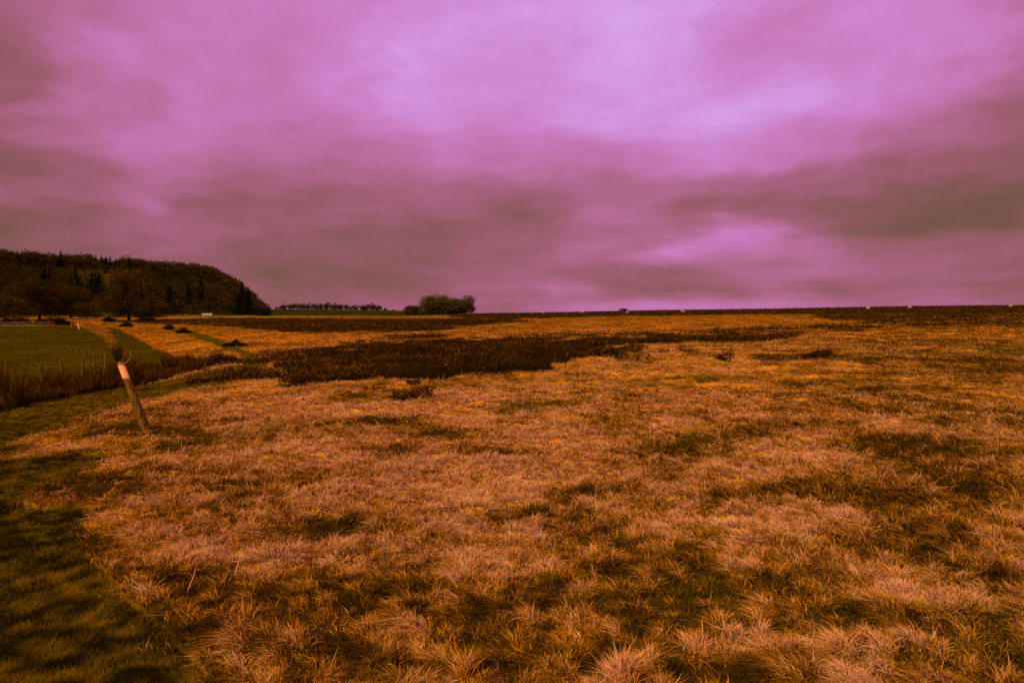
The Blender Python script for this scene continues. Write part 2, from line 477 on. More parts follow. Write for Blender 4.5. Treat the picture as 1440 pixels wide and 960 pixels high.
moor_parts = []; turf_parts = []; field_parts = []; heath_parts = []
def layer(n, r0, r1, segs, power=1.0):
    x, y, r = scatter(n, r0, r1, power=power)
    zb = base_z(x, y)
    c, dk, px, py = cover(x, y, zb, 1.0)
    cs, *_ = cover(x, y, zb)
    z = ground_z(x, y, cs) - .01
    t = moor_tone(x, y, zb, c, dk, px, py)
    # ---- moor grass
    k = (c == 0)
    e = .12
    gx = mound(x + e, y, r) - mound(x - e, y, r); gy = mound(x, y + e, r) - mound(x, y - e, r)
    gx /= 2 * e; gy /= 2 * e
    swx = fbm(x, y, 1.3, 101, 2) - .5; swy = fbm(x, y, 1.3, 111, 2) - .5
    q = lambda a: a[k]
    m = k.sum()
    t1, t2 = tuft(q(x), q(y))
    core = np.clip(1.15 - t1[0] * 1.5, 0, 1); big = np.clip(1.1 - t2[0] * 1.3, 0, 1) * np.clip(t2[3] * 2 - .8, 0, 1)
    hh = (.018 + .056 * rng.random(m)) * (1 - .6 * (q(dk) > .75)) * (.78 + .22 * sstep(3, 7, q(r))) * (.6 + .6 * core * (.4 + t1[3]) + .5 * big)
    hh *= np.where(rng.random(m) < .03, 1.6, 1.0)
    hh *= 1 + .9 * sstep(9, 50, q(r))
    hh *= 1 - .45 * sstep(330, 60, q(px)) * sstep(560, 620, q(py))
    an = t1[4] * 6.283
    lx = (t1[1] * .8 + t2[1] * big * 1.0 + np.cos(an) * .8 + q(swx) * 2.4 + rng.normal(0, .75, m) - .25) * hh
    ly = (t1[2] * .8 + t2[2] * big * 1.0 + np.sin(an) * .8 + q(swy) * 2.4 + rng.normal(0, .75, m) - .10) * hh
    ll = np.hypot(lx, ly) / hh
    hz = hh * np.clip(1.12 - .36 * ll, .16, 1)
    tmod = (t1[3] - .5) * .50 + (core - .45) * .50 + (t2[3] - .5) * .34 + (q(fbm(x, y, .09, 445, 2)) - .5) * .95
    gap = (core < .30 + .25 * (t2[4] - .5)) & (rng.random(m) < .85 * (1 - sstep(14, 45, q(r))))
    hh = np.where(gap, hh * .35, hh); hz = np.where(gap, hz * .4, hz)
    w = (.0019 + q(r) * .00072) * rng.uniform(.6, 1.35, m)
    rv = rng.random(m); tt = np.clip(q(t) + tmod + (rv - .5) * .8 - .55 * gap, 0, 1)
    ctip = np.where((tt < .36)[:, None], mix(DKBR * 1.2, BRWN, np.clip(tt / .36, 0, 1)),
            np.where((tt < .66)[:, None], mix(BRWN, ORNG, np.clip((tt - .36) / .30, 0, 1)), mix(ORNG, PINK, np.clip((tt - .66) / .34, 0, 1))))
    gr = q(fbm(x, y, 1.9, 140, 3))
    gmask = (rng.random(m) < np.clip((gr - .52) * 2.2 + (.36 - q(t) - tmod) * .8, 0.03, .55)) & (rv < .75)
    ctip[gmask] = mix(GREN, GREN2 * 1.5, rng.random(gmask.sum()))
    ctip = np.minimum(ctip * (rng.uniform(.4, 1.4, m) * (.75 + .5 * q(fbm(x, y, .06, 447, 1))))[:, None] * 1.08, .97)
    croot = ctip * .24 + DKBR * .15  # dark roots to bright tips: shade and highlight put into blade colour
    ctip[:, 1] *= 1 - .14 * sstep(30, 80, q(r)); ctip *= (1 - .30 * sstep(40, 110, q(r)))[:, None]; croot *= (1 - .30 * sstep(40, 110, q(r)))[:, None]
    dim = (1 - .12 * sstep(1000, 1420, q(px)))[:, None]  # edge vignette put into the blade colours on the right
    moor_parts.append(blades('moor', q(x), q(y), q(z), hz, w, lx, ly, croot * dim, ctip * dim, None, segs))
    # ---- turf
    k = (c == 1); m = k.sum()
    hh = (.012 + .026 * rng.random(m)) * (1 + .9 * sstep(8, 25, q(r)))
    lx = rng.normal(0, .7, m) * hh; ly = rng.normal(0, .7, m) * hh
    g = q(fbm(x, y, .45, 150, 3)); g2 = q(fbm(x, y, 2.2, 155, 3)); g3 = q(fbm(x, y, .11, 158, 2))
    ct = mix(GREN * .7, GREN2 * 1.35, np.clip(rng.random(m) * .6 + (g - .5) * .8 + (g2 - .5) * .8 + (g3 - .5) * 2.0 + .12, 0, 1))
    st = rng.random(m) < np.clip((g2 - .47) * 1.7 + (g3 - .5) * .5, .03, .5)
    st &= (rng.random(m) < .3)
    ct[st] = mix(BRWN * .7, ORNG * .6, rng.random(st.sum()) * (g[st]))
    bigx = q(px) + q(fbm(x, y, 1.4, 157) - .5) * 160
    ct *= (.95 + .15 * sstep(-60, 190, bigx) + .45 * sstep(612, 580, q(py)))[:, None]
    w = (.0022 + q(r) * .0008) * rng.uniform(.6, 1.3, m)
    ct = ct * np.array([1.15, .95, .6]) * (.55 + 1.1 * np.clip((g3 - .3) * 2.2, 0, 1))[:, None]
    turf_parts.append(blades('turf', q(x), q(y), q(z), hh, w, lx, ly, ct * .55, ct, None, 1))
    # ---- field
    k = (c == 3); m = k.sum()
    hh = (.03 + .03 * rng.random(m))
    g = q(fbm(x, y, 2.5, 160, 3)); g2 = q(fbm(x, y, 9, 165, 3))
    lx = rng.normal(0, .5, m) * hh; ly = rng.normal(0, .5, m) * hh
    ct = mix(GREN * .9, GREN2 * 1.15, np.clip(rng.random(m) * .3 + (g - .5) * .9 + (g2 - .5) * .8 + .28, 0, 1))
    w = (.003 + q(r) * .0009) * rng.uniform(.7, 1.3, m); ct = ct * np.array([.78, .66, .4])
    field_parts.append(blades('field', q(x), q(y), q(z), hh, w, lx, ly, ct * .9, ct, None, 1))
    # ---- heather: short woody sprigs in low mounds
    k = (c == 2); m = k.sum()
    g = q(fbm(x, y, 1.1, 170, 3)); g2 = q(fbm(x, y, .4, 175, 2))
    top = (.05 + .24 * np.clip(g * 2.2 - .6, 0, 1)) * (1 + .5 * sstep(80, 200, q(r)))
    zz = q(z) + top * rng.random(m) ** .6
    hh = (.03 + .06 * rng.random(m)) * (1 + .010 * q(r))
    lx = rng.normal(0, .8, m) * hh; ly = rng.normal(0, .8, m) * hh
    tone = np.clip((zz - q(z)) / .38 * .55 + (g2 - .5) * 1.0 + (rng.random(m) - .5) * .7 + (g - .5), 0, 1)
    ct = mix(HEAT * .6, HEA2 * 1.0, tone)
    g9 = q(fbm(x, y, 2.4, 185, 3)); st = rng.random(m) < np.clip((g9 - .45) * .8, .015, .3)
    ct[st] = mix(BRWN * .5, ORNG * .42, rng.random(st.sum()))
    w = (.005 + q(r) * .0010) * rng.uniform(.6, 1.4, m)
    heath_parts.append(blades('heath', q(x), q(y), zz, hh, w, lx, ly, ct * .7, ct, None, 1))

layer(560000, 2.1, 6, 2)
layer(520000, 6, 16, 2)
layer(380000, 16, 45, 1)
layer(330000, 45, 290, 1, 1.0)

for nmz, parts, mt, lab in (('moor_grass', moor_parts, M_blade, 'tussocky bleached orange moor grass covering the open ground'),
                        ('turf', turf_parts, M_blade, 'short green turf worn along the track on the left'),
                        ('field_grass', field_parts, M_blade, 'dark green pasture grass in the low field'),
                        ('heather', heath_parts, M_heath, 'dark brown heather in low patches across the moor')):
    V, f, lt, col = join(parts)
    me = fast_mesh(nmz, V, f, lt, col)
    link(nmz, me, mt, kind='stuff', label=lab, category=nmz.replace('_', ' '))

# ------------------------------------------------------------------ rushes along the ditch
RUSH = [(-120,604,.95),(-50,592,.95),(0,580,.95),(40,569,.95),(80,563,.85),(118,556,.8),(150,549,.75),(190,544,.7),(225,535,.6),(255,527,.7),(285,519,.85),(315,511,.85),(342,507,.5)]
def build_rushes():
    P = [gpt(a, b, 8) for a, b, _ in RUSH]; H = [h for *_, h in RUSH]
    n = 52000
    s = rng.random(n) * (len(P) - 1); i = s.astype(int); f = s - i
    A = np.array([[p.x, p.y] for p in P]); B = A[i] * (1 - f)[:, None] + A[i + 1] * f[:, None]
    dv = A[i + 1] - A[i]; nv = np.stack([-dv[:, 1], dv[:, 0]], -1); nv /= np.linalg.norm(nv, axis=1)[:, None]
    dep = rng.random(n) * np.interp(s, [0, 5, 9, 12], [3.4, 2.6, 5.2, 6.5])
    cl = fbm(B[:, 0], B[:, 1], 1.6, 200, 2)
    front = (cl - .5) * 2.2 + (fbm(B[:, 0], B[:, 1], .5, 202, 2) - .5) * 1.6
    B = B + nv * (dep + front + .1)[:, None]
    x, y = B[:, 0], B[:, 1]
    keep = (fbm(x, y, .9, 205, 2) > .36) | (rng.random(n) < .35)
    x, y, s, cl, dep = x[keep], y[keep], s[keep], cl[keep], dep[keep]; n = len(x)
    z = ground_z(x, y) - .02
    h = np.interp(s, np.arange(len(H)), H) * (.45 + .55 * rng.random(n)) * (.62 + .75 * fbm(x, y, 1.2, 210, 2))
    h = h * np.where(rng.random(n) < .08, 1.18, 1) * (.6 + .8 * sstep(.3, .7, fbm(x, y, 2.2, 216, 2)))
    wc = worley(x, y, 1.25, 222); h = h * np.clip(1.32 - wc[0] * 1.1, .22, 1.2) * (.55 + .6 * wc[3])
    lx = wc[1] * .6 * h + rng.normal(.04, .26, n) * h + (fbm(x, y, .7, 211) - .5) * h * .6; ly = rng.normal(0, .2, n) * h
    tone = np.clip(rng.random(n) * .75 + (fbm(x, y, .6, 212) - .5) * 1.2 + .3 * (.6 - wc[0]), 0, 1)
    ct = mix(np.array([.045, .017, .001]), np.array([.17, .068, .0015]), tone)
    st = rng.random(n) < .05
    ct[st] = ORNG * .55
    w = (.006 + np.hypot(x, y) * .0007) * rng.uniform(.6, 1.3, n)
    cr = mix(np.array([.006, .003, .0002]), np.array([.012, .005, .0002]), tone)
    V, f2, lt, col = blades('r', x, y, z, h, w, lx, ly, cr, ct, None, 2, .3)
    link('rushes', fast_mesh('rushes', V, f2, lt, col), M_blade, kind='stuff', label='tall brown dead rushes lining the ditch beside the track', category='rushes')
build_rushes()

# ------------------------------------------------------------------ leaning marker post
PD = gpt(208, 602, 5).y
def build_post():
    b = pt(208, 606, PD); t = pt(170.5, 511, PD)
    b.z -= .06
    L = (t - b).length
    root = empty('marker_post', pt(208, 602, PD), 'leaning wooden waymarker post with a pale painted band near its top', 'post')
    ax = (t - b).normalized()
    def local(p): return p - root.location
    # shaft : rough round-edged post
    mb = MB(); k = 14; n = 16; vs = []; fs = []
    a = ax.cross(Vector((0, 1, 0))).normalized(); c = ax.cross(a).normalized()
    prof = [1 + .10 * math.cos(4 * 2 * math.pi * j / k) + random.uniform(-.05, .05) for j in range(k)]
    for i in range(n + 1):
        f = i / n; p = local(b + ax * L * f)
        rad = .060 - .012 * f
        for j in range(k):
            an = 2 * math.pi * j / k + .35
            jag = 0
            if i == n: jag = random.uniform(-.02, .05)
            q = rad * prof[j] * (1 + random.uniform(-.035, .035))
            vs.append(p + (a * math.cos(an) + c * math.sin(an)) * q + ax * jag)
    for i in range(n):
        for j in range(k):
            fs.append((i * k + j, i * k + (j + 1) % k, (i + 1) * k + (j + 1) % k, (i + 1) * k + j))
    vs.append(local(b + ax * (L - .03))); cidx = len(vs) - 1
    for j in range(k): fs.append((n * k + j, n * k + (j + 1) % k, cidx))
    mb.add(vs, fs)
    link('shaft', mb.mesh('shaft', True), M_wood, root)
    # painted band: sleeve round the camera-side two thirds
    mb = MB(); vs = []; fs = []; k2 = 12; n2 = 7
    f0 = (L - .235) ; f1 = (L - .025)
    for i in range(n2 + 1):
        for j in range(k2 + 1):
            an = R(180) + R(200) * j / k2 - R(35)
            e = random.uniform(-.012, .012) if i in (0, n2) else 0
            ff = f0 + (f1 - f0) * i / n2 + e
            rad = .064 - .012 * ff / L + (.004 if i not in (0, n2) else 0)
            vs.append(local(b + ax * ff) + (Vector((1, 0, 0)) * math.cos(an) * rad * 1.0 + Vector((0, 1, 0)) * math.sin(an) * rad))
    for i in range(n2):
        for j in range(k2):
            w = k2 + 1
            fs.append((i * w + j, i * w + j + 1, (i + 1) * w + j + 1, (i + 1) * w + j))
    mb.add(vs, fs)
    o = link('painted_band', mb.mesh('painted_band', True), M_paint, root)
    # torn splinters above
    for (px, py, qx, qy, r) in ((171, 512, 166, 497, .014), (174, 512, 172, 503, .018), (168, 513, 164, 499, .012), (173, 510, 170, 488, .010)):
        mb = MB(); p = local(pt(px, py, PD)); q = local(pt(qx, qy, PD + random.uniform(-.03, .03)))
        mb.tube([p - (q - p) * .25, p.lerp(q, .5) + Vector((.004, 0, 0)), q], [r, r * .75, r * .2], 5, rough=.3)
        link('splinter', mb.mesh('splinter'), M_wood, root)
    # snapped strap curling to the right
    mb = MB()
    pp = [local(pt(x, y, PD - .03)) for x, y in ((174.5, 513), (176.5, 510.5), (180, 508.5), (183, 504.5), (184, 499), (183.6, 493))]
    mb.tube(pp, [.011, .011, .012, .010, .007, .003], 5)
    link('bent_strip', mb.mesh('bent_strip', True), M_woodpale, root)
    # matted tangle of wire hung over the top
    tz = pt(165.5, 498, PD)
    tr = empty('wire_tangle', tz, 'dark matted tangle of rusty wire caught on the leaning post top', 'wire')
    mb = MB()
    for i in range(36):
        pts = []; c0 = Vector((random.gauss(0, .018), random.gauss(0, .02), random.gauss(0, .03)))
        ra = random.uniform(.03, .07); rb = random.uniform(.04, .105)
        al = random.uniform(0, 6.28); ti = random.uniform(-1.2, 1.2); st = random.uniform(0, 6.28); sw = random.uniform(2, 6)
        for s in range(13):
            th = st + sw * s / 12
            v = Vector((ra * math.cos(th), 0, rb * math.sin(th)))
            v = Matrix.Rotation(ti, 3, 'Z') @ v
            pts.append(c0 + v + Vector((random.gauss(0, .003),) * 3))
        mb.tube(pts, [.0042] * 13, 4, cap=False)
    link('coil', mb.mesh('coil'), M_wire, tr)
    mb = MB()
    for i in range(230):
        v = Vector((random.gauss(0, .03), random.gauss(0, .03), random.gauss(0, .045)))
        d = v.normalized() * random.uniform(.02, .05) + Vector((random.gauss(0, .02), 0, random.gauss(0, .02)))
        mb.add([v, v + Vector((.006, 0, .004)), v + d], [(0, 1, 2)])
    link('snagged_grass', mb.mesh('snagged_grass'), M_wire, tr)
    mb = MB()
    p0 = pt(162.5, 490.5, PD) - tz; p1 = pt(160.5, 485, PD) - tz
    mb.tube([p0 - (p1 - p0) * .6, p0, p1], [.010, .010, .004], 5)
    link('loose_end', mb.mesh('loose_end'), M_woodpale, tr)
build_post()

# ------------------------------------------------------------------ fences
def post_mesh(name, h, r, jx, jy, k=6):
    mb = MB()
    mb.tube([(0, 0, -.35), (jx * .5, jy * .5, h * .5), (jx, jy, h)], [r, r * .97, r * .9], k, rough=.2)
    return mb.mesh(name)

def fence(name, pts, label, hgt=1.1, rad=.05, wires=3, mat=None, rails=0, group=None, spacing=None):
    P = [Vector(p) for p in pts]
    if spacing:
        Q = []
        for a, b in zip(P[:-1], P[1:]):
            n = max(1, int((b - a).length / spacing))
            for i in range(n): Q.append(a.lerp(b, i / n))
        Q.append(P[-1]); P = Q
    for p in P: p.z = gz(p.x, p.y)
    root = empty(name, P[0], label, 'fence', group)
    tops = []
    for i, p in enumerate(P):
        h = hgt * random.uniform(.93, 1.07); jx, jy = random.gauss(0, .035), random.gauss(0, .035)
        o = link('post', post_mesh('post', h, rad * random.uniform(.85, 1.15), jx, jy), mat or M_wood, root)
        o.location = p - root.location
        tops.append((p - root.location, jx, jy, h))
    for w in range(wires):
        mb = MB(); fr = (w + 1) / (wires + .25)
        pts2 = [t + Vector((jx * fr, jy * fr, hgt * fr)) for t, jx, jy, h in tops]
        mb.tube(pts2, [.004] * len(pts2), 4)
        link('wire', mb.mesh('wire'), M_wire, root)
    for w in range(rails):
        mb = MB(); fr = (w + .6) / rails
        for (t, jx, jy, h), (t2, kx, ky, h2) in zip(tops[:-1], tops[1:]):
            mb.tube([t + Vector((jx * fr, jy * fr - .07, hgt * fr)), t2 + Vector((kx * fr, ky * fr - .07, hgt * fr + random.gauss(0, .02)))], [.07, .07], 4)
        link('rail', mb.mesh('rail'), mat or M_wood, root)
    return root

def gp(px, d):
    x = (px - 720) / F * d
    return (x, d, 0)

fence('wire_fence', [gp(-100, 19), gp(-42, 21.5), gp(9, 24), gp(57, 27), gp(86, 29.5), gp(114, 32), gp(131, 34.5), gp(147, 37.5)],
      'thin wire fence on dark posts standing behind the brown rushes', 1.12, .045)
fence('wire_fence', [gp(147, 38), gp(161, 45), gp(157, 62), gp(150, 80), gp(139, 103), gp(128, 128), gp(112, 148)],
      'wire stock fence running back along the right edge of the green field', 1.15, .05, spacing=6.5)
fence('rail_fence', [gp(-60, 152), gp(-20, 152), gp(20, 153), gp(34, 153), gp(47, 153), gp(60, 153), gp(74, 154)],
      'pale wooden rail fence across the far end of the green field', 1.25, .08, 0, M_woodpale, 3)
fence('wire_fence', [gp(76, 156), gp(160, 160), gp(300, 185), gp(480, 190), gp(700, 190), gp(900, 180), gp(1040, 175)],
      'distant wire fence crossing the moor in front of the far heather', 1.15, .07, 2, spacing=8.5)

def single_post(px, d, h, r, lean, label, mat):
    p = Vector(gp(px, d)); p.z = gz(p.x, p.y)
    mb = MB()
    mb.tube([(0, 0, -.4), (lean * .5, 0, h * .5), (lean, 0, h)], [r, r, r * .92], 8, rough=.15)
    mb.box((lean, 0, h + .01), (r * 1.5, r * 1.5, .05))
    o = link('gate_post', mb.mesh('gate_post'), mat, None, label=label, category='gate post')
    o.location = p
single_post(101, 149, 2.1, .16, 0, 'tall pale gate post at the far corner of the green field', M_woodpale)
single_post(111.5, 140, 1.1, .13, -.22, 'short white leaning post just right of the tall gate post', M_white)

# ------------------------------------------------------------------ sheep
def sheep_mesh():
    me = bpy.data.meshes.new('sheep_body')
    vs = [(0, 0, .62), (.28, 0, .64), (.45, 0, .74), (.60, 0, .88), (.76, 0, .82), (-.30, 0, .63), (-.47, 0, .62), (-.53, 0, .45),
          (.28, .11, .42), (.28, .11, .02), (.28, -.11, .42), (.28, -.11, .02), (-.34, .11, .42), (-.38, .11, .22), (-.36, .11, .02), (-.34, -.11, .42), (-.38, -.11, .22), (-.36, -.11, .02),
          (.57, .10, .93), (.57, -.10, .93)]
    es = [(0, 1), (1, 2), (2, 3), (3, 4), (0, 5), (5, 6), (6, 7), (1, 8), (8, 9), (1, 10), (10, 11), (5, 12), (12, 13), (13, 14), (5, 15), (15, 16), (16, 17), (3, 18), (3, 19)]
    rad = [.27, .26, .16, .10, .06, .27, .17, .04, .07, .035, .07, .035, .09, .045, .035, .09, .045, .035, .025, .025]
    me.from_pydata(vs, es, [])
    o = bpy.data.objects.new('tmp', me); C.objects.link(o)
    md = o.modifiers.new('s', 'SKIN')
    for i, v in enumerate(me.skin_vertices[0].data):
        v.radius = (rad[i], rad[i]); v.use_root = (i == 0)
    o.modifiers.new('u', 'SUBSURF').levels = 1
    dg = bpy.context.evaluated_depsgraph_get()
    out = bpy.data.meshes.new_from_object(o.evaluated_get(dg))
    bpy.data.objects.remove(o)
    out.name = 'sheep'
    out.materials.clear(); out.materials.append(M_wool); out.materials.append(M_face)
    for p in out.polygons:
        c = p.center
        p.material_index = 1 if (c.x > .62 or c.z < .30) else 0
        p.use_smooth = True
    return out
SM = sheep_mesh()
SHEEP = [(746, 442.3, 262, 80, 'white sheep on the skyline, far left of the sheep on the open moor'),
 (763, 442.3, 270, 170, 'small white sheep just right of the leftmost sheep on the moor'),
 (819, 441.8, 225, 10, 'large white sheep side on at the skyline left of the dark gorse bush'),
 (882, 443.2, 205, 60, 'white sheep just below the dark gorse bush on the skyline'),
 (960, 441.8, 215, 185, 'long white sheep grazing alone between the gorse bush and the right hand sheep'),
 (1221, 437.5, 232, 100, 'white sheep on the dark heather slope, third from the right edge'),
 (1279, 436.5, 232, 35, 'white sheep on the dark heather slope, second from the right edge'),
 (1421, 434.3, 236, 20, 'white sheep on the dark heather nearest the right edge'),
 (252, 444.5, 300, 95, 'white sheep in the far pasture below the wood, left one of the pair'),
 (262, 444.5, 300, 60, 'white sheep in the far pasture below the wood, right one of the pair')]
for i, (px, py, d, rz, lab) in enumerate(SHEEP):
    o = bpy.data.objects.new('sheep', SM); C.objects.link(o)
    g_ = gpt(px, py + 1.2, 60, 330)
    o.location = (g_.x, g_.y, gz(g_.x, g_.y) + (.28 if px > 600 else .12)); o.rotation_euler = (0, 0, R(rz)); o.scale = (1.0,) * 3
    o['label'] = lab; o['category'] = 'sheep'; o['group'] = 'sheep grazing on the moor'

# ------------------------------------------------------------------ caravan under the wood
def caravan():
    d = 372; px = 292
    x = (px - 720) / F * d; z = gz(x, d) + .1
    root = empty('caravan', (x, d, z), 'long low white caravan parked below the wooded hill', 'caravan', rz=R(4))
    import bmesh
    def bev(name, c, sz, bw, mat):
        bm = bmesh.new(); bmesh.ops.create_cube(bm, size=1)
        bmesh.ops.scale(bm, vec=sz, verts=bm.verts); bmesh.ops.translate(bm, vec=c, verts=bm.verts)
        if bw: bmesh.ops.bevel(bm, geom=bm.edges[:], offset=bw, segments=3, affect='EDGES')
        me = bpy.data.meshes.new(name); bm.to_mesh(me); bm.free()
        return link(name, me, mat, root)
    bev('body', (0, 0, 1.0), (5.0, 2.1, 1.35), .18, M_white)
    bev('roof', (0, 0, 1.74), (5.1, 2.2, .14), .05, M_dark)
    for wx in (-1.7, -.3, 1.1): bev('window', (wx, -1.055, 1.2), (.8, .03, .42), 0, M_glass)
    bev('door', (1.95, -1.055, .95), (.62, .03, 1.05), 0, M_white)
    for wx in (-.8, .8):
        mb = MB(); mb.tube([(wx, -1.0, .3), (wx, -.75, .3)], [.3, .3], 14)
        link('wheel', mb.mesh('wheel'), M_dark, root)
    mb = MB(); mb.tube([(-2.5, 0, .42), (-3.5, 0, .4)], [.05, .05], 6); mb.tube([(-3.4, 0, .4), (-3.4, 0, 0)], [.05, .05], 6)
    link('tow_bar', mb.mesh('tow_bar'), M_dark, root)
caravan()

# ------------------------------------------------------------------ trees
def bare_tree(h, w, seed, tf=.22, ntar=46, ntw=45, tw=.12, tl=.9, c0=(.02, .012, .001), c1=(.075, .038, .003), lobes=None, droop=0):
    """trunk + limbs mesh, twig crown mesh"""
    rs = random.Random(seed)
    wood = MB(); twv = []; twc = []
    tr = max(.02, h * .028)
    base = [Vector((0, 0, -.3)), Vector((rs.gauss(0, .02) * h, rs.gauss(0, .02) * h, h * tf)), Vector((rs.gauss(0, .03) * h, rs.gauss(0, .03) * h, h * .55))]
    wood.tube(base, [tr * 1.25, tr, tr * .5], 7)
    if lobes is None: lobes = [(0, 0, .60, .5, .40)]
    c0 = np.array(c0); c1 = np.array(c1)
    for i in range(ntar):
        lx, ly, lz, lr, lh = rs.choice(lobes)
        u = rs.uniform(-1, 1); th = rs.uniform(0, 6.283); s = math.sqrt(1 - u * u)
        rr = rs.uniform(.55, 1.0) ** .6 * rs.uniform(.86, 1.06)
        t = Vector((lx * w + s * math.cos(th) * lr * w * rr, ly * w + s * math.sin(th) * lr * w * rr, lz * h + u * lh * h * rr))
        if t.z < h * tf * .75: t.z = h * tf * rs.uniform(.75, 1.1)
        f = rs.uniform(.1, .9)
        p0 = base[1].lerp(base[2], f)
        m = p0.lerp(t, .5) + Vector((rs.gauss(0, .03) * w, rs.gauss(0, .03) * w, h * .06))
        r0 = tr * rs.uniform(.2, .45)
        q = [p0, p0.lerp(m, .5) + Vector((0, 0, h * .015)), m, m.lerp(t, .5), t]
        wood.tube(q, [r0, r0 * .8, r0 * .6, r0 * .4, r0 * .15], 4, cap=False)
        for k in range(ntw):
            g = rs.random()
            b = (m.lerp(t, g) if rs.random() < .45 else t) + Vector((rs.gauss(0, .07) * w, rs.gauss(0, .07) * w, rs.gauss(0, .05) * h))
            dv = (b - Vector((0, 0, h * .35))).normalized() + Vector((rs.gauss(0, .5), rs.gauss(0, .5), rs.gauss(0, .5) - droop))
            dv = dv.normalized() * tl * rs.uniform(.5, 1.2)
            sd = dv.cross(Vector((rs.gauss(0, 1), rs.gauss(0, 1), rs.gauss(0, 1)))).normalized() * tw
            e = b + dv
            if e.z < .04 * h: continue
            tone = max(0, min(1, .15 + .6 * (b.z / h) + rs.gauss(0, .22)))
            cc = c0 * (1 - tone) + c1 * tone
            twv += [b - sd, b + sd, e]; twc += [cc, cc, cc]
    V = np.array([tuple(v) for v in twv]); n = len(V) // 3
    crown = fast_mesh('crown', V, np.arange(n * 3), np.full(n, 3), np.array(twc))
    return wood.mesh('trunk', True), crown

def place_tree(name, px, d, meshes, label, group=None, sc=1.0, rz=0, cat='tree', zoff=0, sx=1):
    x = (px - 720) / F * d
    root = empty(name, (x, d, gz(x, d) + zoff), label, cat, group, rz)
    a = link('trunk', meshes[0], M_bark, root); b = link('crown', meshes[1], M_leaf, root)
    for o in (a, b): o.scale = (sc * sx, sc * sx, sc)
    return root

# near bare trees in front of the wood
T = bare_tree(16.5, 19, 3, .10, 170, 95, .06, 1.2, c0=(.034, .019, .0005), c1=(.14, .070, .0012), lobes=[(0, 0, .62, .34, .36), (-.20, 0, .34, .30, .30), (.20, 0, .36, .28, .30), (0, 0, .25, .38, .2)], droop=.15)
place_tree('bare_tree', 181, 222, T, 'big round leafless tree standing in front of the wood, widest of the field trees')
T = bare_tree(12.5, 17, 7, .16, 130, 80, .07, 1.2, c0=(.026, .015, .0004), c1=(.088, .046, .0008), lobes=[(-.12, 0, .58, .36, .38), (.2, 0, .52, .3, .36), (0, 0, .28, .44, .2)])
place_tree('bare_tree', 56, 250, T, 'spreading dark leafless tree left of the grassy gap, above the low hedge bush', sc=1.18)
place_tree('bare_tree', 100, 262, T, 'dark leafless tree just left of the grassy gap in the wood', sc=1.05, rz=2.2)
T2 = bare_tree(6.8, 11, 9, .08, 80, 70, .06, .9, c0=(.026, .018, .0004), c1=(.105, .065, .001), lobes=[(0, 0, .42, .5, .46)])
place_tree('small_tree', 124, 255, T2, 'low olive thorn tree at the foot of the grassy gap')
place_tree('small_tree', 213, 245, T2, 'low rounded thorn tree hard against the right side of the big bare tree', sc=1.12, rz=1.3)
place_tree('small_tree', 8, 235, T2, 'dark thorn tree at the extreme left edge of the picture', sc=1.35, rz=2.3)
T3 = bare_tree(2.6, 6.8, 12, .05, 70, 60, .06, .6, c0=(.010, .006, .0003), c1=(.032, .018, .001), lobes=[(0, 0, .34, .38, .42), (-.3, 0, .22, .24, .26), (.25, 0, .3, .26, .34), (.45, .1, .15, .16, .2)])
def bush(px, d, sc, lab, m=T3, rz=0, name='hedge_bush', **k): return place_tree(name, px, d, m, lab, sc=sc, rz=rz, cat='bush', **k)
bush(72, 170, 1.0, 'dark low hedge bush right behind the pale rail fence')
bush(22, 176, .95, 'brown hedge bush behind the left end of the pale rail fence', rz=1)
bush(155, 205, .75, 'low scrubby bush at the left foot of the big bare tree', rz=2)
bush(207, 215, .7, 'low scrubby bush at the right foot of the big bare tree', rz=3)
T4 = bare_tree(.9, 2.2, 15, .03, 110, 90, .028, .16, c0=(.014, .006, .0003), c1=(.085, .034, .001), lobes=[(0, 0, .36, .26, .55), (-.3, 0, .15, .26, .3), (.28, 0, .2, .28, .38), (.5, .1, .1, .15, .2), (-.55, 0, .05, .14, .16)])
for px, py, sc, lab in ((178, 459, 1.25, 'dark heather bush on the orange grass beyond the field fence, leftmost of three'),
                        (238, 463, 1.1, 'dark heather bush in the middle of three beyond the ditch'),
                        (258, 468, .85, 'dark brown heather bush beside the bend of the track'),
                        (1150, 503, .30, 'small black heather clump alone on the pale grass at right'),
                        (1134, 504, .2, 'tiny dark heather tuft touching the left of the black clump'),
                        (1014, 509, .2, 'small dark heather tuft below the main heather patch'),
                        (331, 487, .6, 'dark heather tuft on the outer edge of the track bend')):
    g = gpt(px, py, 10, 300)
    r_ = bush(px, g.y, sc, lab, T4, random.uniform(0, 6), 'heather_bush')
GB = bare_tree(2.4, 5, 18, .1, 30, 50, .09, .5, c0=(.012, .008, .0004), c1=(.035, .022, .001), lobes=[(0, 0, .45, .5, .5)])
place_tree('gorse_bush', 877, 285, GB, 'dark gorse bush breaking the moor skyline above a sheep', cat='bush', sc=.7, zoff=-.2)

